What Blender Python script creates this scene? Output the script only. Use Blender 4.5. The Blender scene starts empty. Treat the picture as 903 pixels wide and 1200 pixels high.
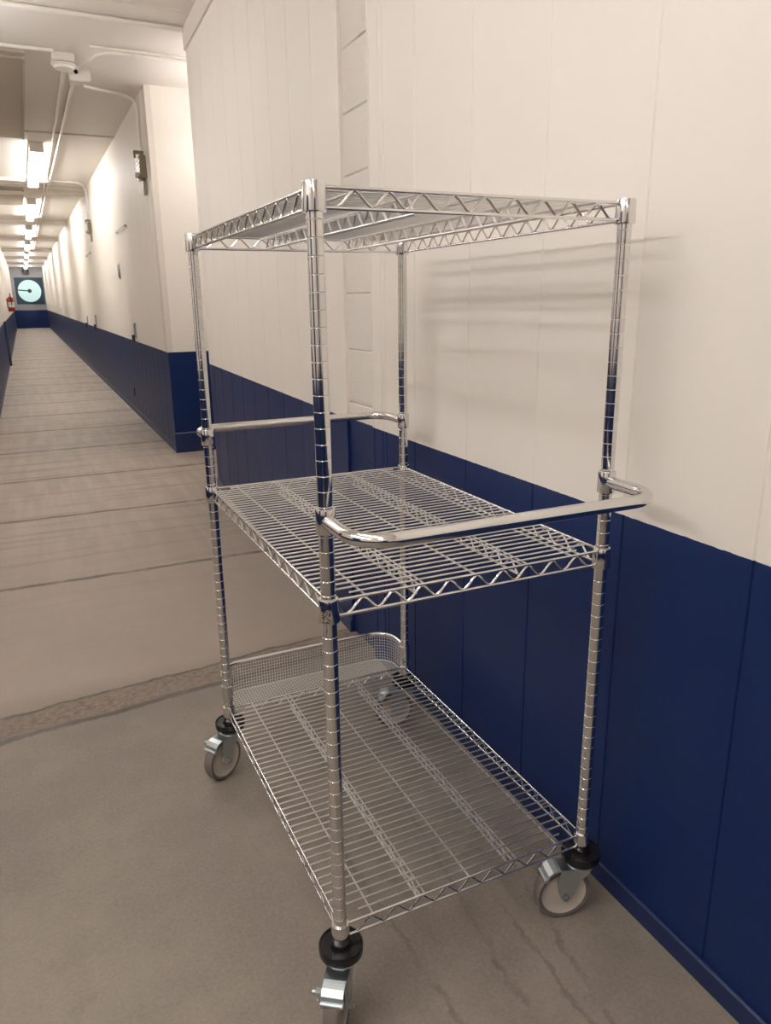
import bpy, bmesh, math, random
from mathutils import Vector, Matrix
random.seed(7)
C = bpy.context.scene.collection
PI = math.pi
K, Y0 = 0.006, 1.5                       # the corridor floor rises very gently past y = 1.5
def up(y): return K*max(0.0, y-Y0)
H = 3.08                                 # ceiling height
BLUE_H = 0.917                           # top of the blue paint

# ------------------------------------------------------------------ materials
def newmat(name):
    m = bpy.data.materials.new(name); m.use_nodes = True
    nt = m.node_tree; b = nt.nodes['Principled BSDF']
    return m, nt, b
class N:
    def __init__(s, nt): s.nt = nt
    def n(s, t, **kw):
        x = s.nt.nodes.new(t)
        for k, v in kw.items(): setattr(x, k, v)
        return x
    def l(s, a, b): s.nt.links.new(a, b)
    def math(s, op, a, b=None, c=None, clamp=False):
        x = s.n('ShaderNodeMath', operation=op, use_clamp=clamp)
        for i, v in enumerate((a, b, c)):
            if v is None: continue
            if isinstance(v, (int, float)): x.inputs[i].default_value = v
            else: s.l(v, x.inputs[i])
        return x.outputs[0]
    def mix(s, f, a, b):
        x = s.n('ShaderNodeMix', data_type='RGBA')
        for i, v in ((0, f), (6, a), (7, b)):
            if isinstance(v, (int, float)): x.inputs[i].default_value = v
            elif isinstance(v, tuple): x.inputs[i].default_value = (*v, 1) if len(v) == 3 else v
            else: s.l(v, x.inputs[i])
        return x.outputs[2]
    def noise(s, vec, scale, detail=4, rough=.55):
        x = s.n('ShaderNodeTexNoise'); x.inputs['Scale'].default_value = scale
        x.inputs['Detail'].default_value = detail; x.inputs['Roughness'].default_value = rough
        if vec is not None: s.l(vec, x.inputs['Vector'])
        return x.outputs['Fac']
    def ramp(s, f, lo, hi):
        x = s.n('ShaderNodeMapRange', interpolation_type='SMOOTHSTEP')
        x.inputs['From Min'].default_value = lo; x.inputs['From Max'].default_value = hi
        s.l(f, x.inputs['Value']); return x.outputs['Result']
    def bump(s, h, strength, dist):
        x = s.n('ShaderNodeBump'); x.inputs['Strength'].default_value = strength
        x.inputs['Distance'].default_value = dist; s.l(h, x.inputs['Height']); return x.outputs['Normal']

def simple(name, col, rough=.5, metal=0, bump=0, bscale=200, spec=None, emis=None, estr=0):
    m, nt, b = newmat(name); g = N(nt)
    b.inputs['Base Color'].default_value = (*col, 1); b.inputs['Roughness'].default_value = rough
    b.inputs['Metallic'].default_value = metal
    co = g.n('ShaderNodeNewGeometry').outputs['Position']
    nz = g.noise(co, bscale, 3)
    c = g.mix(nz, tuple(x*.93 for x in col), tuple(min(1, x*1.05) for x in col)); g.l(c, b.inputs['Base Color'])
    if bump: g.l(g.bump(nz, bump, .001), b.inputs['Normal'])
    if emis: b.inputs['Emission Color'].default_value = (*emis, 1); b.inputs['Emission Strength'].default_value = estr
    return m

CREAM = (.70, .635, .555)
NAVY = (.006, .018, .078)
def wall_material():
    m, nt, b = newmat('cream_over_navy_paint'); g = N(nt)
    pos = g.n('ShaderNodeNewGeometry').outputs['Position']
    sep = g.n('ShaderNodeSeparateXYZ'); g.l(pos, sep.inputs[0])
    rise = g.math('MULTIPLY', g.math('MAXIMUM', g.math('SUBTRACT', sep.outputs[1], Y0), 0.0), K)
    h = g.math('SUBTRACT', sep.outputs[2], rise)
    edge = g.math('MULTIPLY', g.math('SUBTRACT', g.noise(pos, 60, 3), .5), .004)
    isblue = g.math('LESS_THAN', g.math('ADD', h, edge), BLUE_H)
    n1 = g.noise(pos, 3, 5); n2 = g.noise(pos, 90, 3); n3 = g.noise(pos, 14, 6, .7)
    cream = g.mix(n1, (.80, .745, .665), (.825, .775, .70))
    navy = g.mix(n1, (.004, .017, .080), (.006, .021, .094))
    scuff = g.ramp(n3, .66, .80)
    navy = g.mix(g.math('MULTIPLY', scuff, .10), navy, (.08, .095, .15))
    g.l(g.mix(isblue, cream, navy), b.inputs['Base Color'])
    g.l(g.math('ADD', g.math('MULTIPLY', isblue, -.10), .52), b.inputs['Roughness'])
    g.l(g.math('ADD', g.math('MULTIPLY', isblue, -.22), .5), b.inputs['Specular IOR Level'])
    hh = g.math('ADD', g.math('MULTIPLY', n2, .3), g.math('MULTIPLY', g.noise(pos, 6, 2), 1.2))
    g.l(g.bump(hh, .25, .003), b.inputs['Normal'])
    return m
M_WALL = wall_material()
def block_material():
    m = M_WALL.copy(); m.name = 'painted_concrete_block'
    nt = m.node_tree; g = N(nt); b = nt.nodes['Principled BSDF']
    pos = g.n('ShaderNodeNewGeometry').outputs['Position']
    vo = g.n('ShaderNodeTexVoronoi'); vo.inputs['Scale'].default_value = 110; g.l(pos, vo.inputs['Vector'])
    hh = g.math('ADD', g.math('MULTIPLY', g.noise(pos, 75, 6, .7), 1.6), g.ramp(vo.outputs['Distance'], .0, .35))
    g.l(g.bump(hh, .8, .004), b.inputs['Normal'])
    return m
M_BLOCK = block_material()

SEAMS = [1.40, 2.82, 4.11, 5.32, 6.60, 7.84] + [7.84+1.26*k for k in range(1, 29)]
def floor_material():
    m, nt, b = newmat('worn_concrete'); g = N(nt)
    pos = g.n('ShaderNodeNewGeometry').outputs['Position']
    sep = g.n('ShaderNodeSeparateXYZ'); g.l(pos, sep.inputs[0])
    mp = g.n('ShaderNodeMapping'); mp.inputs['Scale'].default_value = (1, 1, 1); g.l(pos, mp.inputs[0])
    n1 = g.noise(pos, 1.6, 6, .6); n2 = g.noise(pos, 9, 8, .65); n3 = g.noise(pos, 120, 4, .7); n4 = g.noise(pos, 28, 6, .7)
    base = g.mix(g.ramp(n1, .3, .7), (.165, .141, .115), (.245, .208, .169))
    base = g.mix(g.math('MULTIPLY', g.ramp(n2, .42, .68), .55), base, (.165, .140, .114))
    base = g.mix(g.math('MULTIPLY', g.ramp(n4, .58, .76), .6), base, (.13, .106, .086))
    base = g.mix(g.math('MULTIPLY', g.ramp(n3, .3, .7), .22), base, (.40, .345, .275))
    base = g.mix(g.math('MULTIPLY', g.ramp(sep.outputs[1], 1.5, 1.7), .55), base, (.42, .345, .285))
    # pale worn streaks running down the corridor and darker specks
    st = g.n('ShaderNodeMapping'); st.inputs['Scale'].default_value = (5, .5, 1); g.l(pos, st.inputs[0])
    far = g.ramp(sep.outputs[1], 1.6, 4.5)
    base = g.mix(g.math('MULTIPLY', g.math('MULTIPLY', g.ramp(g.noise(st.outputs[0], 2.2, 7), .40, .62), far), .65), base, (.40, .325, .265))
    # transverse scored ridges of the ramp slabs
    xs = g.n('ShaderNodeMapping'); xs.inputs['Scale'].default_value = (.35, 6, 1); g.l(pos, xs.inputs[0])
    xn = g.noise(xs.outputs[0], 2.2, 5)
    base = g.mix(g.math('MULTIPLY', g.math('MULTIPLY', g.ramp(xn, .48, .68), far), .5), base, (.19, .148, .12))
    # rough ground-down strip between the two slabs
    wob = g.math('MULTIPLY', g.math('SUBTRACT', g.noise(pos, 4, 8, .75), .5), .085)
    y = g.math('ADD', sep.outputs[1], wob)
    yl = g.math('SUBTRACT', y, g.math('MULTIPLY', g.math('ADD', sep.outputs[0], .2), .10))
    strip = g.math('MULTIPLY', g.ramp(yl, 1.415, 1.43), g.math('SUBTRACT', 1.0, g.ramp(yl, 1.545, 1.56)))
    rough_c = g.mix(g.ramp(g.noise(pos, 45, 6, .8), .35, .65), (.125, .09, .068), (.30, .225, .175))
    base = g.mix(g.math('MULTIPLY', strip, g.math('ADD', g.math('MULTIPLY', g.ramp(g.noise(pos, 6, 5, .7), .35, .6), .6), .3)), base, rough_c)
    # hairline joints between slabs (dirt-filled)
    y2 = g.math('ADD', sep.outputs[1], g.math('MULTIPLY', g.math('SUBTRACT', g.noise(pos, 2.2, 6, .75), .5), .09))
    tot = None
    for s_ in SEAMS:
        w = .016 + .0026*s_
        d = g.math('ABSOLUTE', g.math('SUBTRACT', y2 if s_ > 1.45 else yl, s_))
        v = g.math('SUBTRACT', 1.0, g.ramp(d, w*.35, w*1.2))
        tot = v if tot is None else g.math('MAXIMUM', tot, v)
    d = g.math('ABSOLUTE', g.math('SUBTRACT', yl, 1.56)); tot = g.math('MAXIMUM', tot, g.math('SUBTRACT', 1.0, g.ramp(d, .003, .012)))
    brk = g.ramp(g.noise(pos, 7, 5, .7), .30, .55)
    jf = g.math('MULTIPLY', tot, g.math('ADD', g.math('MULTIPLY', brk, .5), .30))
    base = g.mix(jf, base, (.075, .058, .046))
    # meandering dark lines near the cart: cracks mixed with painted truss shadows
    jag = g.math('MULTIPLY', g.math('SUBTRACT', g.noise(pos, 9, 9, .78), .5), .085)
    crack_shade = None
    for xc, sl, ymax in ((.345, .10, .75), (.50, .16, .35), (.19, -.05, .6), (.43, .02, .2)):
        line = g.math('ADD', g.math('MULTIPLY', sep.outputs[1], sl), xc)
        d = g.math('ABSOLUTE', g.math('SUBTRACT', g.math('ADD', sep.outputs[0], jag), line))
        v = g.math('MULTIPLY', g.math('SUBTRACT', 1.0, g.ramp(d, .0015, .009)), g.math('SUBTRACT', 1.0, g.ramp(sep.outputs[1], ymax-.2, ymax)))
        crack_shade = v if crack_shade is None else g.math('MAXIMUM', crack_shade, v)
    crack_shade = g.math('MULTIPLY', crack_shade, g.ramp(g.noise(pos, 13, 5, .7), .35, .6))
    base = g.mix(g.math('MULTIPLY', crack_shade, .5), base, (.09, .07, .055))
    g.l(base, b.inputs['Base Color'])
    g.l(g.math('ADD', g.math('MULTIPLY', n2, -.25), .74), b.inputs['Roughness'])
    hh = g.math('SUBTRACT', g.math('ADD', g.math('MULTIPLY', n3, .25), g.math('MULTIPLY', n2, .8)), g.math('MULTIPLY', jf, 1.2))
    hh = g.math('ADD', hh, g.math('MULTIPLY', g.math('MULTIPLY', strip, g.noise(pos, 60, 6, .8)), 1.8))
    g.l(g.bump(hh, .45, .006), b.inputs['Normal'])
    return m
M_FLOOR = floor_material()

def ceiling_material():
    m, nt, b = newmat('painted_ceiling_board'); g = N(nt)
    pos = g.n('ShaderNodeNewGeometry').outputs['Position']
    g.l(g.mix(g.noise(pos, 1.2, 4), (.79, .745, .68), (.83, .785, .72)), b.inputs['Base Color'])
    b.inputs['Roughness'].default_value = .42
    g.l(g.bump(g.noise(pos, 3, 3), .2, .006), b.inputs['Normal'])
    return m
M_CEIL = ceiling_material()
M_BLUETRIM = simple('navy_paint', NAVY, .42, 0, .2, 30)
M_TRIM = simple('cream_paint', (.70, .64, .56), .45, 0, .1, 30)
M_BOARD = simple('tan_board', (.47, .41, .325), .55, 0, .1, 20)
M_BEAD = simple('pale_bead', (.80, .74, .66), .4)
M_GREYEND = simple('grey_end_wall', (.40, .40, .40), .6)

def chrome(name, col, rough, var=.04):
    m, nt, b = newmat(name); g = N(nt)
    pos = g.n('ShaderNodeNewGeometry').outputs['Position']
    b.inputs['Metallic'].default_value = 1
    b.inputs['Base Color'].default_value = (*col, 1)
    nz = g.noise(pos, 70, 3)
    g.l(g.math('ADD', g.math('MULTIPLY', nz, var), rough), b.inputs['Roughness'])
    return m
M_CHROME = chrome('polished_chrome', (.74, .73, .715), .09)
M_WIRE = chrome('chrome_wire', (.80, .79, .775), .14, .05)
M_DECK = chrome('deck_wire', (.80, .79, .77), .33, .02)
M_MESH = chrome('galvanised_mesh', (.72, .70, .68), .45, .08)
M_RING = chrome('satin_ring', (.74, .73, .71), .38, .05)
M_ZINC = chrome('zinc_plate', (.60, .66, .68), .28, .1)
M_BLACK = simple('black_rubber', (.008, .007, .008), .22, 0, .1, 60)
M_TREAD = simple('grey_rubber', (.155, .130, .115), .5, 0, .1, 60)
M_HUB = simple('cream_plastic', (.56, .50, .43), .38)
M_LABEL = simple('worn_black_decal', (.03, .03, .03), .5)
M_WHITEP = simple('white_paint_metal', (.78, .74, .67), .4)
M_CONDUIT = simple('painted_conduit', (.86, .82, .75), .35)
M_TUBE = simple('lit_fluorescent_tube', (.9, .9, .9), .4, emis=(1, .98, .975), estr=24)
M_HALL = simple('lit_fluorescent_lens', (.9, .9, .9), .4, emis=(1, .97, .985), estr=16)
M_HALL2 = simple('lit_fluorescent_lens_bright', (.9, .9, .9), .4, emis=(1, .97, .985), estr=44)
M_HALL3 = simple('lit_fluorescent_lens_soft', (.9, .9, .9), .4, emis=(1, .97, .985), estr=24)
M_ALARM = simple('dull_bronze_metal', (.20, .175, .115), .35, .5)
M_ALARM2 = simple('pale_bronze_plate', (.34, .31, .24), .4, .3)
M_DARKM = simple('dark_metal', (.035, .035, .04), .5, .3)
M_STEEL = chrome('dull_steel', (.45, .45, .44), .35, .1)
M_RED = simple('red_enamel', (.45, .03, .015), .3)
M_WHITE = simple('white_paper', (.75, .74, .72), .6)
M_FRAMEBLUE = simple('dark_blue_frame', (.012, .035, .065), .5)
m, nt, b = newmat('window_glass'); b.inputs['Transmission Weight'].default_value = 1; b.inputs['Roughness'].default_value = 0
b.inputs['IOR'].default_value = 1.1; M_GLASS = m
N(nt)

# ------------------------------------------------------------------ mesh helpers
def finish(bm, name, mat, parent=None, loc=None, sharp=40, kind=None, smooth=True):
    bmesh.ops.recalc_face_normals(bm, faces=bm.faces[:])
    for e in bm.edges:
        if len(e.link_faces) == 2:
            e.smooth = e.calc_face_angle(0) < math.radians(sharp)
    for f in bm.faces: f.smooth = smooth
    me = bpy.data.meshes.new(name); bm.to_mesh(me); bm.free()
    mats = mat if isinstance(mat, (list, tuple)) else [mat]
    for mm in mats: me.materials.append(mm)
    o = bpy.data.objects.new(name, me); C.objects.link(o)
    if parent: o.parent = parent
    if loc: o.location = loc
    if kind: o['kind'] = kind
    return o
def tag(o, label, cat, group=None):
    o['label'] = label; o['category'] = cat
    if group: o['group'] = group
    return o
def thing(name, label, cat, loc=(0, 0, 0), group=None, rz=0):
    o = bpy.data.objects.new(name, None); C.objects.link(o); o.location = loc; o.rotation_euler = (0, 0, rz)
    o.empty_display_size = .05
    return tag(o, label, cat, group)
def copy_tree(o, parent=None):
    c = o.copy(); C.objects.link(c)
    if parent: c.parent = parent
    for ch in list(o.children): copy_tree(ch, c)
    return c
def box(bm, x0, x1, y0, y1, z0, z1, mi=0, bev=0):
    vs = [bm.verts.new((x, y, z)) for x in (x0, x1) for y in (y0, y1) for z in (z0, z1)]
    fs = [bm.faces.new([vs[i] for i in f]) for f in ((0,1,3,2),(4,6,7,5),(0,4,5,1),(2,3,7,6),(0,2,6,4),(1,5,7,3))]
    for f in fs: f.material_index = mi
    if bev:
        es = list({e for f in fs for e in f.edges})
        bmesh.ops.bevel(bm, geom=es, offset=bev, segments=2, affect='EDGES')
def tube(bm, pts, r, n=10, closed=False, cap=True, mi=0):
    pts = [Vector(p) for p in pts]; m = len(pts); rings = []
    prev = None
    for i, p in enumerate(pts):
        if closed: t = (pts[(i+1) % m]-pts[i-1])
        elif i == 0: t = pts[1]-pts[0]
        elif i == m-1: t = pts[-1]-pts[-2]
        else: t = (pts[i+1]-p).normalized()+(p-pts[i-1]).normalized()
        t.normalize()
        if prev is None:
            a = Vector((0, 0, 1)) if abs(t.z) < .9 else Vector((1, 0, 0))
            u = a.cross(t).normalized()
        else: u = (prev - t*prev.dot(t)).normalized()
        prev = u; v = t.cross(u)
        rr = r[i] if isinstance(r, (list, tuple)) else r
        rings.append([bm.verts.new(p+(u*math.cos(2*PI*k/n)+v*math.sin(2*PI*k/n))*rr) for k in range(n)])
    for i in range(m if closed else m-1):
        a, b_ = rings[i], rings[(i+1) % m]
        for k in range(n):
            f = bm.faces.new((a[k], a[(k+1) % n], b_[(k+1) % n], b_[k])); f.material_index = mi
    if cap and not closed:
        for rg in (rings[0], rings[-1]):
            f = bm.faces.new(rg); f.material_index = mi
def lathe(bm, prof, n=24, c=(0, 0, 0), axis='Z', mi=0):
    """prof: (radius, height) pairs; closed ends are made where radius is 0"""
    c = Vector(c); rings = []
    def P(r, h, a):
        ca, sa = r*math.cos(a), r*math.sin(a)
        return c+{'Z': Vector((ca, sa, h)), 'Y': Vector((ca, h, sa)), 'X': Vector((h, ca, sa))}[axis]
    for r, h in prof:
        if r < 1e-6: rings.append([bm.verts.new(P(0, h, 0))])
        else: rings.append([bm.verts.new(P(r, h, 2*PI*k/n)) for k in range(n)])
    for a, b_ in zip(rings, rings[1:]):
        for k in range(n):
            k2 = (k+1) % n
            if len(a) == 1 and len(b_) == 1: continue
            if len(a) == 1: f = bm.faces.new((a[0], b_[k], b_[k2]))
            elif len(b_) == 1: f = bm.faces.new((a[k], a[k2], b_[0]))
            else: f = bm.faces.new((a[k], a[k2], b_[k2], b_[k]))
            f.material_index = mi
def arc(c, r, a0, a1, n, z):
    return [(c[0]+r*math.cos(a0+(a1-a0)*i/n), c[1]+r*math.sin(a0+(a1-a0)*i/n), z) for i in range(n+1)]
def plan_wall(name, plan, thick, z1, side, kind='structure', mat=None, grooves=None, z0=0.0, gw=.004, gd=.004):
    """upright wall along the plan line (straight from plan[0] to plan[1]) with V joints cut at distances `grooves`;
    the wall follows the gentle rise of the floor"""
    a, b_ = Vector((*plan[0], 0)), Vector((*plan[1], 0)); d = b_-a; L = d.length; d.normalize()
    nrm = Vector((-d.y, d.x, 0))*side             # pointing away from the viewer (into the wall)
    st = [(0, 0)]
    for s in sorted(grooves or []):
        if gw < s < L-gw: st += [(s-gw/2-.0015, 0), (s-gw/2, gd*.5), (s, gd), (s+gw/2, gd*.5), (s+gw/2+.0015, 0)]
    st.append((L, 0))
    out = []
    last = -1
    for s, o in st:                                # add stations so the rise stays smooth
        out.append((s, o))
    bm = bmesh.new(); lo, hi = [], []
    for s, o in out:
        p = a+d*s+nrm*o
        lo.append(bm.verts.new((p.x, p.y, z0+up(p.y)-.0))); hi.append(bm.verts.new((p.x, p.y, z1+up(p.y))))
    bk = []
    for s in (0, L):
        p = a+d*s+nrm*thick
        bk.append((bm.verts.new((p.x, p.y, z0+up(p.y))), bm.verts.new((p.x, p.y, z1+up(p.y)))))
    for i in range(len(lo)-1): bm.faces.new((lo[i], lo[i+1], hi[i+1], hi[i]))
    bm.faces.new((lo[0], hi[0], bk[0][1], bk[0][0])); bm.faces.new((lo[-1], bk[1][0], bk[1][1], hi[-1]))
    bm.faces.new((bk[0][0], bk[0][1], bk[1][1], bk[1][0]))
    bm.faces.new(lo[::-1]+[bk[0][0], bk[1][0]]) ; bm.faces.new(hi+[bk[1][1], bk[0][1]])
    return finish(bm, name, mat or M_WALL, kind=kind, smooth=False)
def strip_along(name, plan, w, z0, z1, side, mat, bev=0, kind='structure'):
    a, b_ = Vector((*plan[0], 0)), Vector((*plan[1], 0)); d = (b_-a); L = d.length; d.normalize(); nrm = Vector((-d.y, d.x, 0))*side
    bm = bmesh.new(); R = []
    for s in (0, L):
        p = a+d*s; u = up(p.y)
        R.append([bm.verts.new(v) for v in ((p.x, p.y, z0+u), (p.x-nrm.x*w, p.y-nrm.y*w, z0+u), (p.x-nrm.x*w, p.y-nrm.y*w, z1+u-bev), (p.x-nrm.x*max(w-bev, 0), p.y-nrm.y*max(w-bev, 0), z1+u), (p.x, p.y, z1+u))])
    for i in range(5):
        j = (i+1) % 5; bm.faces.new((R[0][i], R[0][j], R[1][j], R[1][i]))
    bm.faces.new(R[0]); bm.faces.new(R[1])
    return finish(bm, name, mat, kind=kind, smooth=False)

# ------------------------------------------------------------------ the setting
YE, YB, XL = 43.5, -3.9, -2.9
CX, CY = .727, 5.93                    # corner where the corridor proper starts
LX = -.835                             # left wall of the corridor
YL = 8.5                               # the hall on the left ends here
def slab(name, zt, th, mat):
    bm = bmesh.new()
    ys = [YB-.2, Y0, YE+.2]
    for i in range(2):
        y0, y1 = ys[i], ys[i+1]
        v = [bm.verts.new((x, y, zt+up(y)+dz)) for x in (XL-.2, 2.3) for y in (y0, y1) for dz in (0, th)]
        for f in ((0,1,3,2),(4,6,7,5),(0,4,5,1),(2,3,7,6),(0,2,6,4),(1,5,7,3)): bm.faces.new([v[k] for k in f])
    bmesh.ops.remove_doubles(bm, verts=bm.verts[:], dist=1e-5)
    dup = [f for f in bm.faces if abs(f.calc_center_median().y-Y0) < 1e-4 and abs(f.normal.y) > .9]
    bmesh.ops.delete(bm, geom=dup, context='FACES_ONLY')
    return finish(bm, name, mat, kind='structure', smooth=False)
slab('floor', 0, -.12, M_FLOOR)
slab('ceiling', H, .12, M_CEIL)
# near right wall: panels 0.312 m wide; axis distance is measured from y = 1.375
WA, WB = (.7013, 1.375), (.672, YB)
Lw = math.dist(WA, WB)
plan_wall('wall_right', (WA, WB), .14, H, 1, grooves=[1.375-(.067+.3235*k) for k in range(-20, 5)]+[.085, .12], gw=.0035, gd=.004)
# bare concrete-block column between the two panelled stretches
def block_column():
    bm = bmesh.new()
    a, b_ = Vector((.712, 1.375, 0)), Vector((.712, 1.70, 0)); row = .203
    def quad(s0, s1, z0, z1, o0, o1):
        v = [bm.verts.new(p) for p in ((.712+o0, s0, z0), (.712+o0, s1, z0), (.712+o1, s1, z1), (.712+o1, s0, z1))]
        bm.faces.new(v)
    k = 0
    zs = [0.0]
    z = .17
    while z < H: zs.append(z); z += row
    zs.append(H)
    for z0, z1 in zip(zs, zs[1:]):
        quad(1.36, 1.62, z0+.005, z1-.005, 0, 0)
        quad(1.36, 1.62, z1-.005, z1, 0, .006); quad(1.36, 1.62, z0, z0+.005, .006, 0)
    quad(1.62, 1.72, 0, H, 0, 0)
    bmesh.ops.remove_doubles(bm, verts=bm.verts[:], dist=1e-5)
    r = bmesh.ops.extrude_face_region(bm, geom=bm.faces[:])
    for v in [g_ for g_ in r['geom'] if isinstance(g_, bmesh.types.BMVert)]: v.co.x = .85
    return finish(bm, 'wall_right', M_BLOCK, kind='structure', smooth=False)
block_column()
# second right stretch, slightly angled, ends in an opening
W2A, W2B = (.7005, 1.62), (.788, 4.50)
plan_wall('wall_right', (W2A, W2B), .10, H, -1, grooves=[.30+.305*k for k in range(0, 10)], gw=.004, gd=.004)
strip_along('trim_1', (W2A, W2B), .014, H-.125, H, -1, M_TRIM)
# recess behind it and the return face towards us
plan_wall('wall_recess', ((1.9, 4.50), (1.9, CY)), .1, H, -1)
plan_wall('wall_recess', ((.88, 4.50), (2.0, 4.50)), .1, H, -1)
bm = bmesh.new(); 
plan_wall('wall_return', ((CX, CY), (2.0, CY)), .12, H, 1)
# long right corridor wall
CW = ((CX, CY+.12), (CX, YE))
plan_wall('wall_corridor_right', CW, .14, H, -1, grooves=[.22+.30*k for k in range(0, 124)], gw=.008, gd=.005)
strip_along('baseboard_right', WA and ((WA[0], WA[1]), (WB[0], WB[1])), .010, 0, .052, 1, M_BLUETRIM, .004)
strip_along('baseboard_right', (W2A, W2B), .010, 0, .052, -1, M_BLUETRIM, .004)
# thick kick curb round the corridor corner
strip_along('baseboard_return', ((CX-.008, CY), (1.9, CY)), .03, 0, .185, 1, M_BLUETRIM, .01)
strip_along('baseboard_corridor', ((CX, CY), (CX, YE-.02)), .006, 0, .07, -1, M_BLUETRIM, .003)
# corner bead on the return face
bm = bmesh.new(); box(bm, CX-.004, CX+.045, CY-.004, CY+.12, BLUE_H+up(CY), H+up(CY)-.002); finish(bm, 'trim_2', M_TRIM, kind='structure', smooth=False)
# left side
plan_wall('wall_left', ((LX, YL), (LX, YE)), .14, H, 1, grooves=[.2+.30*k for k in range(0, 116)], gw=.012, gd=.008)
strip_along('baseboard_left', ((LX, YL), (LX, YE-.02)), .006, 0, .07, 1, M_BLUETRIM, .003)
plan_wall('wall_hall_end', ((XL, YL), (LX-.14, YL)), .14, H, 1)
plan_wall('wall_hall_left', ((XL, YB), (XL, YL)), .14, H, 1, grooves=[.3*k for k in range(1, 48)], gw=.006, gd=.005)
plan_wall('wall_back', ((XL, YB), (2.2, YB)), .14, H, -1, grooves=[.3*k for k in range(1, 19)], gw=.006, gd=.005)

# end wall with the round window opening
def end_wall():
    bm = bmesh.new(); u = up(YE); cx, cz, R = .0, 2.14, .58; n = 48
    rim = [bm.verts.new((cx+R*math.cos(2*PI*k/n), YE, cz+R*math.sin(2*PI*k/n))) for k in range(n)]
    sq = []
    x0, x1, z0, z1 = LX-.14, CX+.14, u, H+u
    for k in range(n):
        a = 2*PI*k/n; c, s = math.cos(a), math.sin(a)
        t = min((x1-cx)/c if c > 1e-6 else 1e9, (x0-cx)/c if c < -1e-6 else 1e9, (z1-cz)/s if s > 1e-6 else 1e9, (z0-cz)/s if s < -1e-6 else 1e9)
        sq.append(bm.verts.new((cx+c*t, YE, cz+s*t)))
    for k in range(n):
        k2 = (k+1) % n
        bm.faces.new((rim[k], rim[k2], sq[k2], sq[k]))
    for (cxx, czz) in ((x0, z0), (x0, z1), (x1, z0), (x1, z1)):
        p = Vector((cxx, YE, czz)); near = sorted(range(n), key=lambda k: (sq[k].co-p).length)[:2]
        ks = sorted(near); v = bm.verts.new(p)
        bm.faces.new((sq[ks[0]], sq[ks[1]], v))
    bmesh.ops.remove_doubles(bm, verts=bm.verts[:], dist=1e-4)
    r = bmesh.ops.extrude_face_region(bm, geom=bm.faces[:])
    for v in [g_ for g_ in r['geom'] if isinstance(g_, bmesh.types.BMVert)]: v.co.y += .15
    o = finish(bm, 'wall_end', M_SHADEW, kind='structure', smooth=False)
    bm = bmesh.new()
    # square dark frame with a round hole
    prof = [(.565, -.03), (.60, -.045), (.64, -.03), (.64, .0), (.565, .0)]
    rim1 = []; outer = []
    for yy in (YE-.03, YE):
        a_ = [bm.verts.new((cx+.585*math.cos(2*PI*k/n), yy, cz+.585*math.sin(2*PI*k/n))) for k in range(n)]; b_ = []
        for k in range(n):
            a = 2*PI*k/n; c, s = math.cos(a), math.sin(a); t = .67/max(abs(c), abs(s)); b_.append(bm.verts.new((cx+c*t, yy, cz+s*t)))
        rim1.append(a_); outer.append(b_)
    for k in range(n):
        k2 = (k+1) % n
        bm.faces.new((rim1[0][k], rim1[0][k2], outer[0][k2], outer[0][k])); bm.faces.new((rim1[1][k], outer[1][k], outer[1][k2], rim1[1][k2]))
        bm.faces.new((rim1[0][k], rim1[1][k], rim1[1][k2], rim1[0][k2])); bm.faces.new((outer[0][k], outer[0][k2], outer[1][k2], outer[1][k]))
    w = finish(bm, 'window_1', M_FRAMEBLUE, kind='structure')
    w['label'] = 'round window in a dark square frame at the far end of the corridor'
    bm = bmesh.new(); lathe(bm, [(.60, -.02), (.555, -.02), (.555, .02), (.60, .02), (.60, -.02)], 48, (cx, YE+.02, cz), 'Y'); finish(bm, 'round_rim', M_FRAMEBLUE, w)
    bm = bmesh.new(); lathe(bm, [(0, -.004), (.57, -.004), (.57, .004), (0, .004)], 48, (cx, YE+.06, cz), 'Y'); finish(bm, 'pane', M_GLASS, w)
    bm = bmesh.new(); tube(bm, [(cx-.57, YE+.02, cz+.05), (cx, YE+.02, cz+.0)], .03, 8); lathe(bm, [(0, -.03), (.10, -.03), (.10, .03), (0, .03)], 20, (cx, YE+.02, cz), 'Y')
    finish(bm, 'window_latch', M_FRAMEBLUE, w)
M_SHADEW = wall_material(); M_SHADEW.name = 'shaded_cream_over_navy'  # wall paint greyed, putting the end wall's weaker light into its colour
for nd in M_SHADEW.node_tree.nodes:
    if nd.type == 'MIX' and abs(nd.inputs[6].default_value[0]-.80) < .01:
        nd.inputs[6].default_value = (.27, .27, .28, 1); nd.inputs[7].default_value = (.30, .30, .31, 1)
end_wall()

# ceiling seams: slim beads; slightly dropped cross beams down the corridor
def bar_x(name, y, x0, x1, w, h, mat, kind='structure'):
    bm = bmesh.new(); box(bm, x0, x1, y-w/2, y+w/2, H+up(y)-h, H+up(y)+.002); return finish(bm, name, mat, kind=kind, smooth=False)
n_t = 3
for y in (4.17,):
    bar_x('trim_%d' % n_t, y, XL, .70, .03, .008, M_BEAD); n_t += 1
for y in (8.2, 12.3):
    bar_x('trim_%d' % n_t, y, LX, CX, .05, .012, M_TRIM); n_t += 1
for k in range(7):
    y = 12.9+5.2*k
    if y < YE-1:
        bar_x('trim_%d' % n_t, y, LX, CX, .16, .07, M_CEIL); n_t += 1

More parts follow.
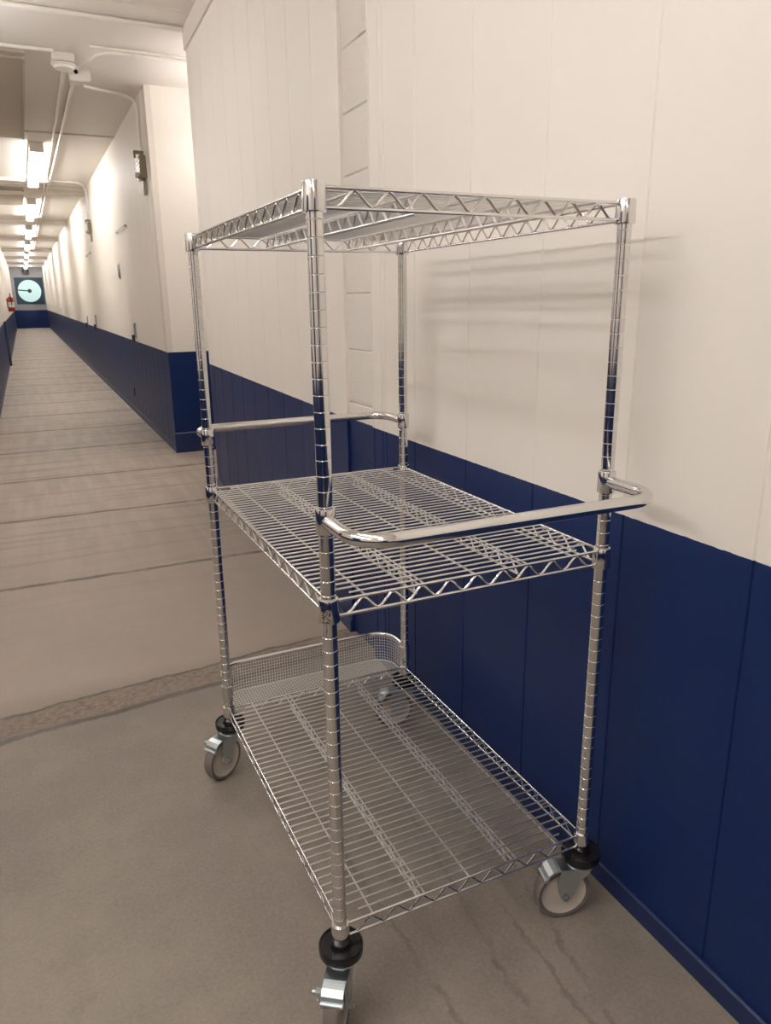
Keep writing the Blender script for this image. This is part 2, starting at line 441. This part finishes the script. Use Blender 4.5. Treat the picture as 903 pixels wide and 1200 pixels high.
# tan boards fixed to the ceiling on the left
for i, (y0, y1, lab) in enumerate(((5.45, 8.35, 'tan board on the ceiling near the round smoke detector'), (12.7, 14.7, 'tan board on the ceiling beyond the nearest lit tube light'))):
    bm = bmesh.new(); x0 = LX if i else -1.0
    z = H+up(y0)
    box(bm, x0, -.185, y0, y1, z-.035, z+.0, bev=.004)
    o = finish(bm, 'ceiling_board', M_BOARD, smooth=False)
    tag(o, lab, 'ceiling board', 'tan ceiling boards')
    bm = bmesh.new()
    box(bm, -.185, -.165, y0-.02, y1+.01, z-.042, z); box(bm, x0, -.165, y0-.10, y0, z-.022, z)
    finish(bm, 'edge_moulding', M_BOARD, o, smooth=False)

# ------------------------------------------------------------------ corridor lights
def tube_light(y0, L):
    t = thing('fluorescent_light', '', 'ceiling light', (-.045, y0, 0), 'fluorescent lights along the corridor ceiling')
    bm = bmesh.new(); box(bm, -.07, .07, 0, L, -.05, -.001, bev=.004); a = finish(bm, 'housing', M_WHITEP, t, smooth=False)
    bm = bmesh.new(); box(bm, -.062, .062, .03, L-.03, -.105, -.05, bev=.015); b_ = finish(bm, 'lens', M_TUBE, t)
    bm = bmesh.new(); box(bm, -.072, .072, 0, .03, -.109, -.045, bev=.004); c = finish(bm, 'end_cap', M_WHITEP, t, smooth=False)
    bm = bmesh.new(); box(bm, -.072, .072, L-.03, L, -.109, -.045, bev=.004); d = finish(bm, 'end_cap', M_WHITEP, t, smooth=False)
    return t
proto = tube_light(8.75, 3.0)
LBL = ['lit tube light on the corridor ceiling, the largest and nearest one', 'lit tube light, second from the near end of the corridor',
       'lit tube light, third from the near end of the corridor', 'lit tube light, fourth from the near end of the corridor',
       'lit tube light, fifth from the near end of the corridor', 'lit tube light, sixth from the near end of the corridor', 'lit tube light nearest the round end window']
for k in range(7):
    y = 8.75+5.22*k
    if y+3 > YE: break
    o = proto if k == 0 else copy_tree(proto)
    o.location = (-.045, y, H+up(y)); o.rotation_euler.x = math.atan(K); o['label'] = LBL[k]

# hall lights (outside the picture, they light the cart and cast its shadows)
def hall_light(x, y0, L, lab, mat=None):
    t = thing('fluorescent_light', lab, 'ceiling light', (x, y0, H), 'fluorescent lights in the hall')
    bm = bmesh.new(); box(bm, -.018, .018, 0, L, -.24, -.20, bev=.004)
    for yy in (.2, L-.2): box(bm, -.008, .008, yy-.008, yy+.008, -.23, 0)
    finish(bm, 'housing', M_WHITEP, t, smooth=False)
    bm = bmesh.new(); box(bm, -.033, .033, .03, L-.03, -.30, -.25); finish(bm, 'lens', mat or M_HALL, t, smooth=False)
hall_light(-.55, -1.6, 2.4, 'lit tube light above the cart, out of the picture')
hall_light(-2.12, -1.75, 2.6, 'lit tube light above the left of the hall', M_HALL2)
hall_light(-1.2, -3.7, 1.6, 'added fill tube light behind the camera')  # added lamp, only for fill
hall_light(-.80, 2.5, 2.4, 'lit tube light over the corridor mouth, out of the picture', M_HALL3)
hall_light(-2.2, 4.6, 2.4, 'lit tube light by the hall end wall')

hall_light(1.30, 4.66, 1.05, 'added tube light hidden in the recess beyond the near wall', M_HALL3)  # added out of sight to brighten the return face and ceiling
# unseen dark blue panels, added to put dark streaks in the chrome reflections
for nm, x0, x1, y0, y1 in (('unseen_dark_panel_1', -1.5, -.55, YB, YB+.04), ('unseen_dark_panel_2', XL, XL+.04, -.9, .2), ('unseen_dark_panel_3', XL, XL+.04, 2.6, 3.6)):
    bm = bmesh.new(); box(bm, x0, x1, y0, y1, 0, 2.15, bev=.004); finish(bm, nm, M_BLUETRIM, kind='structure', smooth=False)

# ------------------------------------------------------------------ conduits and fittings
def pz(y, d=.02): return H+up(y)-d
def conduit(pts, r, label, clips=(), group='painted conduits'):
    bm = bmesh.new(); 
    # round the corners
    P = [Vector(p) for p in pts]; out = [P[0]]
    for i in range(1, len(P)-1):
        a = (P[i-1]-P[i]); b_ = (P[i+1]-P[i]); q = min(.12, a.length*.45, b_.length*.45); a.normalize(); b_.normalize()
        s, e = P[i]+a*q, P[i]+b_*q
        for k in range(7):
            tt = k/6; out.append(s*(1-tt)**2+P[i]*2*tt*(1-tt)+e*tt*tt)
    out.append(P[-1]); tube(bm, out, r, 10)
    o = finish(bm, 'conduit', M_CONDUIT); tag(o, label, 'conduit', group)
    for c in clips:
        bm = bmesh.new(); p = Vector(c); box(bm, p.x-.018, p.x+.018, p.y-r-.012, p.y+r+.012, p.z-r-.004, p.z+.02, bev=.003); finish(bm, 'clip', M_CONDUIT, o, smooth=False)
    return o
conduit([(-1.6, 4.36, pz(4.36, .016)), (.95, 4.46, pz(4.46, .016))], .016, 'cream conduit crossing the whole ceiling, nearest to us')
conduit([(-1.6, 5.20, pz(5.2)), (.02, 5.22, pz(5.2))], .013, 'cream conduit running left from the smoke detector')
conduit([(.21, 5.50, pz(5.5, .05)), (.30, 5.12, pz(5.1, .035)), (.42, 5.08, pz(5.1, .025)), (1.0, 5.12, pz(5.1, .022))], .013, 'cream conduit bending right from the camera bracket to the recess', clips=[(.56, 5.092, pz(5.1, .022))])
conduit([(.24, 5.02, pz(5.0, .02)), (1.0, 5.03, pz(5.0, .02))], .009, 'slim cream conduit beside the bent one')
conduit([(.105, 5.6, pz(5.6)), (.135, 11.4, pz(11.4))], .014, 'cream conduit running down the corridor, left of the close pair')
conduit([(.19, 5.85, pz(5.85)), (.185, 11.4, pz(11.4))], .014, 'cream conduit running down the corridor, right of the close pair')
conduit([(.12, 11.7, pz(11.7)), (.12, 30, pz(30))], .014, 'cream conduit running on past the lit ceiling box, left of the pair', )
conduit([(.17, 11.7, pz(11.7)), (.17, 30, pz(30))], .014, 'cream conduit running on past the lit ceiling box, right of the pair')
conduit([(.235, 5.78, pz(5.8, .04)), (.25, 6.1, pz(6.1)), (.60, 6.24, pz(6.24)), (CX-.022, 6.28, pz(6.4, .06)), (CX-.022, 6.28, 2.655)], .013, 'cream conduit from the camera bracket down to the nearer wall alarm')
conduit([(.17, 11.6, pz(11.6)), (.62, 11.7, pz(11.7)), (CX-.03, 11.9, pz(11.9, .14)), (CX-.03, 12.3, 2.62)], .013, 'cream conduit from the lit ceiling box down to the farther wall alarm')
conduit([(LX, 11.55, pz(11.55)), (-.15, 11.6, pz(11.6))], .03, 'thick cream conduit crossing to the left wall beside the nearest tube light')
for i in range(4):
    y = 11.55+5.22*i
    bm = bmesh.new(); lathe(bm, [(0, 0), (.085, 0), (.085, -.03), (.07, -.055), (0, -.06)], 20); 
    o = finish(bm, 'ceiling_junction_box', M_WHITEP, loc=(.115, y, H+up(y)))
    tag(o, ['round white ceiling box at the far end of the nearest tube light', 'round white ceiling box at the second tube light', 'round white ceiling box at the third tube light', 'round white ceiling box at the fourth tube light'][i], 'junction box', 'white ceiling boxes')
# smoke detector
sd = thing('smoke_detector', 'round white smoke detector on a square box under the ceiling', 'smoke detector', (.085, 5.36, pz(5.36, 0)))
bm = bmesh.new(); box(bm, -.075, .075, -.075, .075, -.055, 0, bev=.006); finish(bm, 'mounting_box', M_WHITEP, sd, smooth=False)
bm = bmesh.new(); lathe(bm, [(0, -.055), (.085, -.055), (.088, -.068), (.08, -.076), (.07, -.080), (.066, -.095), (.045, -.105), (0, -.108)], 32); finish(bm, 'detector_head', M_WHITEP, sd)
bm = bmesh.new(); lathe(bm, [(.0835, -.058), (.0895, -.062), (.0835, -.066)], 32); finish(bm, 'dark_ring', M_DARKM, sd)
# bracket with small camera
sc_ = thing('security_camera', 'small white camera and box beside the smoke detector', 'camera', (.185, 5.62, pz(5.62, 0)))
bm = bmesh.new(); box(bm, -.03, .03, -.02, .03, -.10, 0, bev=.004); box(bm, -.05, .05, -.10, .06, -.125, -.085, bev=.004); finish(bm, 'bracket', M_WHITEP, sc_, smooth=False)
bm = bmesh.new(); box(bm, -.045, .105, .0, .10, -.10, -.02, bev=.008); finish(bm, 'box', M_WHITEP, sc_, smooth=False)
bm = bmesh.new(); lathe(bm, [(0, -.012), (.014, -.012), (.016, 0), (0, 0)], 16, (.0, -.018, -.045), 'Y'); finish(bm, 'lens', M_BLACK, sc_)

# wall alarms on the right corridor wall
def alarm(y, zt, label, s=1.0):
    t = thing('wall_alarm', label, 'alarm', (CX, y, zt), 'bronze wall alarms')
    bm = bmesh.new(); box(bm, -.085*s, 0, -.02, .02, -.025, 0, bev=.003); box(bm, -.085*s, -.07*s, -.02, .02, -.06, 0, bev=.003); finish(bm, 'bracket', M_ALARM, t, smooth=False)
    bm = bmesh.new(); box(bm, -.055*s, 0, -.11*s, .11*s, -.235*s, -.045*s, bev=.008)
    for k in range(5): box(bm, -.06*s, -.054*s, -.09*s, .09*s, (-.215+.034*k)*s, (-.203+.034*k)*s)
    finish(bm, 'horn_box', M_ALARM, t, smooth=False)
    bm = bmesh.new(); box(bm, -.03, 0, -.04, .04, -.36*s, -.245*s, bev=.004); finish(bm, 'lower_plate', M_ALARM2, t, smooth=False)
    bm = bmesh.new(); lathe(bm, [(0, -.035), (.022, -.03), (.03, 0)], 16, (-.055*s, 0, -.20*s), 'X'); finish(bm, 'strobe', M_ALARM2, t)
alarm(6.28, 2.66, 'bronze alarm box high on the wall by the near corner')
alarm(12.2, 2.66, 'bronze alarm box further down the right corridor wall', .9)

# cold-room door hardware on the right corridor wall
def handle_bar(y, z, label, rot=0.0):
    bm = bmesh.new(); box(bm, -.028, -.018, -.46, .46, -.009, .009, bev=.003); box(bm, -.02, .0, -.44, -.38, -.012, .012); box(bm, -.02, 0, .38, .44, -.012, .012)
    o = finish(bm, 'door_strap', M_STEEL, loc=(CX, y, z)); o.rotation_euler = (rot, 0, 0)
    tag(o, label, 'door strap', 'steel straps on the cold room doors')
handle_bar(8.34, 2.19, 'thin steel strap on the right wall below the nearer alarm')
handle_bar(13.2, 2.2, 'thin steel strap on the right wall below the farther alarm')
bm = bmesh.new(); lathe(bm, [(0, -.03), (.035, -.025), (.05, 0)], 16, (0, 0, 0), 'X'); bmesh.ops.scale(bm, vec=(1, 1, 2.0), verts=bm.verts[:])
o = finish(bm, 'door_bell', M_STEEL, loc=(CX, 8.95, 1.76)); tag(o, 'small oval steel push plate on the right corridor wall', 'push plate')
def latch(y, label, s=1.0):
    t = thing('door_latch', label, 'latch', (CX, y, 1.0), 'latches on the right wall')
    bm = bmesh.new(); box(bm, -.02, 0, -.05*s, .05*s, .0, .20*s, bev=.004); finish(bm, 'plate', M_STEEL, t, smooth=False)
    bm = bmesh.new(); box(bm, -.05, -.02, -.03*s, .03*s, -.05, .04*s, bev=.004); finish(bm, 'lever', M_DARKM, t, smooth=False)
latch(8.0, 'steel latch just above the blue paint, nearest of the three', .8)
latch(13.2, 'dark latch just above the blue paint, middle of the three')
latch(15.2, 'small latch just above the blue paint, farthest of the three', .8)
bm = bmesh.new(); box(bm, -.012, 0, -.05, .05, -.05, .05, bev=.004); o = finish(bm, 'floor_socket', M_DARKM, loc=(CX, 8.73, .32)); tag(o, 'small dark plate low on the blue right wall', 'plate')

# left wall: jamb post, extinguisher; end wall fixture
bm = bmesh.new(); box(bm, 0, .05, -.05, .05, 0, .95, bev=.006); o = finish(bm, 'bumper_post', M_FRAMEBLUE, loc=(LX, 17.6, up(17.6)), smooth=False); tag(o, 'dark blue upright post against the left corridor wall', 'post')
fe = thing('fire_extinguisher', 'red fire extinguisher hanging on the left corridor wall', 'fire extinguisher', (LX+.11, 24.6, 1.22))
bm = bmesh.new(); lathe(bm, [(0, 0), (.085, .0), (.095, .02), (.095, .34), (.075, .40), (.03, .43), (.028, .46), (0, .46)], 24); finish(bm, 'cylinder', M_RED, fe)
bm = bmesh.new(); lathe(bm, [(.0965, .12), (.0965, .27)], 24); finish(bm, 'paper_label', M_WHITE, fe)
bm = bmesh.new(); box(bm, -.02, .02, -.02, .10, .46, .50, bev=.004); box(bm, -.012, .012, 0, .12, .515, .53, bev=.003); box(bm, -.012, .012, -.02, .0, .50, .53); finish(bm, 'valve_lever', M_DARKM, fe, smooth=False)
bm = bmesh.new(); tube(bm, [(0, -.02, .47), (.0, -.09, .44), (.02, -.125, .36), (.02, -.12, .18)], .012, 8); finish(bm, 'hose', M_BLACK, fe)
bm = bmesh.new(); box(bm, -.11, -.085, -.04, .04, .10, .38); finish(bm, 'wall_bracket', M_DARKM, fe, smooth=False)
ef = thing('emergency_light', 'small dark fixture hanging above the round end window', 'emergency light', (-.08, YE, 3.02))
bm = bmesh.new(); box(bm, -.16, .16, -.14, 0, -.08, .08, bev=.01); finish(bm, 'battery_box', M_DARKM, ef, smooth=False)
for s in (-1, 1):
    bm = bmesh.new(); lathe(bm, [(0, -.07), (.05, -.07), (.065, 0), (0, 0)], 16, (s*.12, -.08, .12), 'Y'); finish(bm, 'lamp_head', M_DARKM, ef)

# ------------------------------------------------------------------ the cart
W, L = .581, .8836
ZT, ZM, ZB, ZTOP = 1.4847, .8415, .172, 1.5256
cart = thing('wire_shelf_cart', 'chrome wire shelving cart with three shelves on caster wheels, parked by the blue wall', 'cart', (0, 0, 0))
CORN = [(0, 0), (W, 0), (0, L), (W, L)]
# post: grooved chrome tube
def post_bm():
    bm = bmesh.new(); r = .0127; z = .140; prof = [(0, z), (r, z)]
    g = .1537+.0254
    while g < ZTOP-.045:
        prof += [(r, g-.0010), (r-.0005, g-.0004), (r-.0005, g+.0004), (r, g+.0010)]; g += .0254
    k_ = len(prof)
    prof += [(r, ZTOP-.008), (r-.0005, ZTOP-.004), (r-.003, ZTOP-.0005), (0, ZTOP+.0015)]
    lathe(bm, prof, 32)
    for f in bm.faces:
        zc = f.calc_center_median().z; q = (zc-(.1537+.0254)) % .0254
        rc = math.hypot(*f.calc_center_median()[:2])
        if min(q, .0254-q) < .0006 and rc > .008 and zc < ZTOP-.04: f.material_index = 1
    return bm
post = finish(post_bm(), 'post', [M_CHROME, M_RING], cart, sharp=30)
for i, (x, y) in enumerate(CORN):
    o = post if i == 0 else copy_tree(post, cart)
    o.location = (x, y, 0)

RE = .0029   # edge rod radius
def zig(bm, a, b_, z0, z1, period, r, inset=.02, ph=0):
    a, b_ = Vector((*a, 0)), Vector((*b_, 0)); d = b_-a; Ln = d.length; d.normalize()
    n = round((Ln-2*inset)/period); per = (Ln-2*inset)/n; pts = []
    for k in range(n*8+1):
        s = inset+per*k/8
        t = (k/8+ph) % 1
        tri = 1-abs(2*t-1)*1.0        # 0..1..0
        v = .5-.5*math.cos(PI*tri); v = .55*v+.45*tri
        p = a+d*s; pts.append((p.x, p.y, z0+(z1-z0)*v))
    tube(bm, pts, r, 6)
def make_shelf(first=None):
    HI, LO = .0345, .0065
    bm = bmesh.new()
    for (a, b_) in (((0, 0), (W, 0)), ((0, L), (W, L)), ((0, 0), (0, L)), ((W, 0), (W, L))):
        av, bv = Vector((*a, 0)), Vector((*b_, 0)); d = (bv-av).normalized(); q = .015
        a2, b2 = av+d*q, bv-d*q
        for z in (HI, LO): tube(bm, [(a2.x, a2.y, z), (b2.x, b2.y, z)], RE, 10)
        zig(bm, a, b_, LO+.002, HI-.002, .058, .0022, .035)
    sh = finish(bm, 'wire_shelf', M_WIRE, cart)
    # cross wires
    bm = bmesh.new(); n = 39
    for k in range(n):
        y = .022+(L-.044)*k/(n-1); e = .046 if k in (0, n-1) else .001
        tube(bm, [(e, y, HI+.0012), (W-e, y, HI+.0012)], .0018, 6)
    for x in (.07, .29, .512):
        tube(bm, [(x, .001, HI-.0025), (x, L-.001, HI-.0025)], .0021, 6)
    finish(bm, 'wire_deck', M_DECK, sh)
    for x in (.18, .402):
        bm = bmesh.new()
        for dx in (-.0055, .0055): tube(bm, [(x+dx, .001, HI-.0025), (x+dx, L-.001, HI-.0025)], .0018, 6)
        tube(bm, [(x, .03, LO), (x, L-.03, LO)], .0026, 8)
        zig(bm, (x, 0), (x, L), LO, HI-.003, .05, .0021, .03)
        finish(bm, 'support_truss', M_DECK, sh)
    def collar_bm():
        bm = bmesh.new()
        lathe(bm, [(.0128, 0), (.0180, 0), (.0184, .0015), (.0170, .040), (.0165, .0412), (.0128, .0412)], 32)
        return bm
    c0 = finish(collar_bm(), 'corner_collar', M_CHROME, sh)
    for i, (x, y) in enumerate(CORN):
        o = c0 if i == 0 else copy_tree(c0, sh)
        o.location = (x, y, 0)
    return sh
sh = make_shelf()
for i, z in enumerate((ZB, ZM, ZT)):
    o = sh if i == 0 else copy_tree(sh, cart)
    o.location = (0, 0, z)
    o['label'] = ('bottom wire shelf above the casters', 'middle wire shelf at handle height', 'top wire shelf seen from beneath')[i]

# handles: tubes hooped between the posts at each end
def handle(y0, sgn, name='handle'):
    zc = 1.018; out = .142; R = .062; bm = bmesh.new()
    pts = [(0, y0+sgn*.010, zc)]
    c1 = (R, y0+sgn*(out-R)); 
    pts += [(R-R*math.cos(a), c1[1]+sgn*R*math.sin(a), zc) for a in [PI/2*k/12 for k in range(13)]]
    pts += [(W-R+R*math.sin(a), c1[1]+sgn*R*math.cos(a), zc) for a in [PI/2*k/12 for k in range(13)]]
    pts += [(W, y0+sgn*.010, zc)]
    tube(bm, pts, .0118, 20)
    h = finish(bm, name, M_CHROME, cart)
    for x in (0, W):
        bm = bmesh.new(); lathe(bm, [(.0128, -.021), (.0162, -.021), (.0170, -.019), (.0170, .019), (.0162, .021), (.0128, .021)], 28)
        finish(bm, 'sleeve', M_CHROME, h, loc=(x, y0, zc))
    return h
handle(0, -1)['label'] = 'chrome tube handle at the near end'
handle(L, 1)['label'] = 'chrome tube handle at the far end'

# low mesh-sided guard at the far end of the bottom shelf
def guard():
    zr, zl = .283, .19; out = .128; R = .075; ro = .0072
    def path(z, inset=0):
        o_ = out-inset; r = R-inset
        P = [(inset, L+.005, z)]
        P += [(inset+r-r*math.cos(a), L+o_-r+r*math.sin(a), z) for a in [PI/2*k/10 for k in range(11)]]
        P += [(W-inset-r+r*math.sin(a), L+o_-r+r*math.cos(a), z) for a in [PI/2*k/10 for k in range(11)]]
        P += [(W-inset, L+.005, z)]
        return [Vector(p) for p in P]
    bm = bmesh.new(); tube(bm, path(zr), ro, 14); g_ = finish(bm, 'end_guard', M_CHROME, cart)
    for x in (0, W):
        bm = bmesh.new(); lathe(bm, [(.0128, -.035), (.0145, -.03), (.0165, .0), (.0165, .02), (.0128, .022)], 24); finish(bm, 'sleeve', M_CHROME, g_, loc=(x, L, .262))
    bm = bmesh.new(); tube(bm, path(zl, .006), .0026, 8)
    # resample the path for the upright wires
    P = path(0, .004); seg = []; acc = 0
    for a, b_ in zip(P, P[1:]): seg.append((acc, a, b_)); acc += (b_-a).length
    n = int(acc/.0085)
    for k in range(n+1):
        s = acc*k/n
        for s0, a, b_ in seg:
            if s0 <= s <= s0+(b_-a).length+1e-6:
                p = a+(b_-a)*((s-s0)/max((b_-a).length, 1e-6)); break
        tube(bm, [(p.x, p.y, zl), (p.x, p.y, zr)], .0009, 4)
    for k in range(1, 9): tube(bm, path(zl+(zr-zl)*k/9, .004), .0008, 4)
    finish(bm, 'mesh_side', M_MESH, g_)
    bm = bmesh.new(); n = 66
    for k in range(n+1):
        x = .01+(W-.02)*k/n; e = max(0, R-min(x, W-x)); yo = L+out-.006-(R-math.sqrt(max(R*R-e*e, 0)))
        tube(bm, [(x, L+.006, zl), (x, yo, zl)], .0010, 4)
    for k in range(1, 13):
        y = L+.006+(out-.012)*k/13; q = max(0, (y-L)-(out-R)); xi = R-math.sqrt(max(R*R-q*q, 0))
        tube(bm, [(xi+.006, y, zl), (W-xi-.006, y, zl)], .0009, 4)
    finish(bm, 'mesh_bottom', M_MESH, g_)
guard()

# casters
def make_caster():
    off, R = .040, .0635              # wheel centre trails along local -Y
    bm = bmesh.new()
    # swivel plates
    lathe(bm, [(0, .1425), (.026, .1425), (.026, .139), (.031, .136), (.031, .131), (.0, .131)], 28)
    box(bm, -.0225, .0225, -.055, .022, .1295, .1335, bev=.0015)
    for s in (-1, 1):                   # fork legs taper from the swivel to the axle
        x0, x1 = s*.0195, s*.0225
        prof = [(.020, .1325), (-.052, .1325), (-.060, .105), (-off-.013, .062), (-off-.008, .052), (-off+.008, .052), (-off+.013, .062), (-.006, .100), (.014, .118)]
        v0 = [bm.verts.new((x0, y, z)) for y, z in prof]; v1 = [bm.verts.new((x1, y, z)) for y, z in prof]
        bm.faces.new(v0); bm.faces.new(v1)
        for k in range(len(prof)):
            k2 = (k+1) % len(prof); bm.faces.new((v0[k], v0[k2], v1[k2], v1[k]))
    c = finish(bm, 'caster', M_ZINC, cart, sharp=30)
    bm = bmesh.new(); lathe(bm, [(.013, .1470), (.038, .1470), (.0428, .149), (.0432, .152), (.0432, .1655), (.0420, .1675), (.0395, .1670), (.0385, .1650), (.022, .1645), (.020, .1690), (.013, .1690)], 40); finish(bm, 'bumper', M_BLACK, c)
    bm = bmesh.new(); w = .0155
    lathe(bm, [(R-.0105, -w+.002), (R-.004, -w), (R-.0012, -w+.003), (R, -w+.008), (R, w-.008), (R-.0012, w-.003), (R-.004, w), (R-.0105, w-.002)], 56, (0, -off, R), 'X')
    wh = finish(bm, 'tyre', M_TREAD, c)
    bm = bmesh.new()
    lathe(bm, [(0, -.0165), (.011, -.0165), (.012, -.009), (.030, -.0065), (R-.013, -.010), (R-.010, -.0135), (R-.010, .0135), (R-.013, .010), (.030, .0065), (.012, .009), (.011, .0165), (0, .0165)], 48, (0, -off, R), 'X')
    finish(bm, 'wheel_disc', M_HUB, c)
    bm = bmesh.new()
    lathe(bm, [(0, -.034), (.0045, -.034), (.0045, .034), (0, .034)], 12, (0, -off, R), 'X')
    for s in (-1, 1): lathe(bm, [(0, s*.0225), (.0085, s*.0225), (.0085, s*.0290), (.006, s*.031), (0, s*.031)], 6, (0, -off, R), 'X')
    finish(bm, 'axle_bolt', M_STEEL, c)
    return c
def brake(c):
    bm = bmesh.new()
    # rolled pedal plate over the tread
    pts = [(-.058, .134), (-.071, .131), (-.081, .122), (-.084, .112)]
    for (ya, za), (yb, zb) in zip(pts, pts[1:]):
        v = [bm.verts.new((x, y+dy, z+dz)) for (y, z) in ((ya, za), (yb, zb)) for x in (-.021, .021) for dy, dz in ((0, 0), (.003, -.003))]
        for f in ((0,1,3,2),(4,6,7,5),(0,4,5,1),(2,3,7,6),(0,2,6,4),(1,5,7,3)): bm.faces.new([v[k] for k in f])
    tube(bm, [(-.021, -.086, .1095), (.021, -.086, .1095)], .0045, 10)
    finish(bm, 'brake_pedal', M_ZINC, c)
    bm = bmesh.new()
    for y, z in ((-.07, .118), (-.042, .066)):
        lathe(bm, [(0, -.030), (.004, -.030), (.004, -.040), (0, -.040)], 8, (0, y, z), 'X')
        box(bm, -.034, -.0225, y-.006, y+.006, z-.006, z+.006, bev=.001)
    tube(bm, [(-.030, -.07, .118), (-.030, -.060, .09), (-.030, -.048, .056)], .003, 6)
    finish(bm, 'brake_spring', M_ZINC, c)
cs = make_caster()
# direction in which each wheel trails
dirs = [(-.57, -.82), (-.965, .26), (-.85, -.53), (-1, .10)]
lab = ['caster nearest to us with its wheel edge-on', 'caster by the blue wall at the near end', 'caster at the far end on the open side', 'caster behind the bottom shelf at the far end']
cl = [cs]+[copy_tree(cs, cart) for _ in range(3)]
for c, (x, y), d, lb in zip(cl, CORN, dirs, lab):
    c.location = (x, y, 0); c.rotation_euler = (0, 0, math.atan2(d[1], d[0])+PI/2); c['label'] = lb
    brake(c)
# worn decal on the near middle collar
bm = bmesh.new(); n = 14
random.seed(3)
for k in range(46):
    a = math.radians(random.uniform(205, 258) if k < 40 else random.uniform(225, 232)); z = random.uniform(.000, .034) if k < 40 else random.uniform(-.022, -.004); rr = .0182-.0012*z/.038 if z >= 0 else .0124
    s, t = (random.uniform(.03, .07), random.uniform(.0005, .0012)) if k < 40 else (.035, .0026)
    v = [bm.verts.new(((rr+.0006)*math.cos(a+da), (rr+.0006)*math.sin(a+da), z+dz)) for da, dz in ((-s, -t), (s, -t), (s, t), (-s, t))]
    bm.faces.new(v)
finish(bm, 'worn_decal', M_LABEL, cart, loc=(0, 0, ZM+.003))

# ------------------------------------------------------------------ world and camera
w = bpy.data.worlds.new('World'); bpy.context.scene.world = w; w.use_nodes = True
bg = w.node_tree.nodes['Background']; g = N(w.node_tree)
sky = g.n('ShaderNodeTexSky', sky_type='NISHITA', sun_disc=False, sun_elevation=math.radians(35), sun_rotation=math.radians(200))
g.l(g.mix(.8, sky.outputs[0], (.30, .85, 1.0)), bg.inputs['Color'])
bg.inputs['Strength'].default_value = .62

f, yaw, pit, rol, cx, cy, cz = 869.22, .4360, .27613, -.01316, -.3991, -1.0868, 1.3582
F = Vector((math.sin(yaw)*math.cos(pit), math.cos(yaw)*math.cos(pit), -math.sin(pit)))
R0 = Vector((math.cos(yaw), -math.sin(yaw), 0)); U0 = R0.cross(F)
R2 = R0*math.cos(rol)+U0*math.sin(rol); U2 = -R0*math.sin(rol)+U0*math.cos(rol)
cam = bpy.data.cameras.new('camera'); co = bpy.data.objects.new('camera', cam); C.objects.link(co)
m4 = Matrix((R2, U2, -F)).transposed().to_4x4(); m4.translation = (cx, cy, cz); co.matrix_world = m4
cam.sensor_fit = 'HORIZONTAL'; cam.sensor_width = 36; cam.lens = 36*f/903; cam.clip_start = .02; cam.clip_end = 300
bpy.context.scene.camera = co
sc = bpy.context.scene
sc.view_settings.view_transform = 'Standard'; sc.view_settings.look = 'None'; sc.view_settings.gamma = 1
sc.view_settings.use_curve_mapping = False; sc.view_settings.exposure = 0.14
sc.cycles.max_bounces = 10; sc.cycles.diffuse_bounces = 6; sc.cycles.glossy_bounces = 6
sc.cycles.use_denoising = True
sc.cycles.sample_clamp_indirect = 6
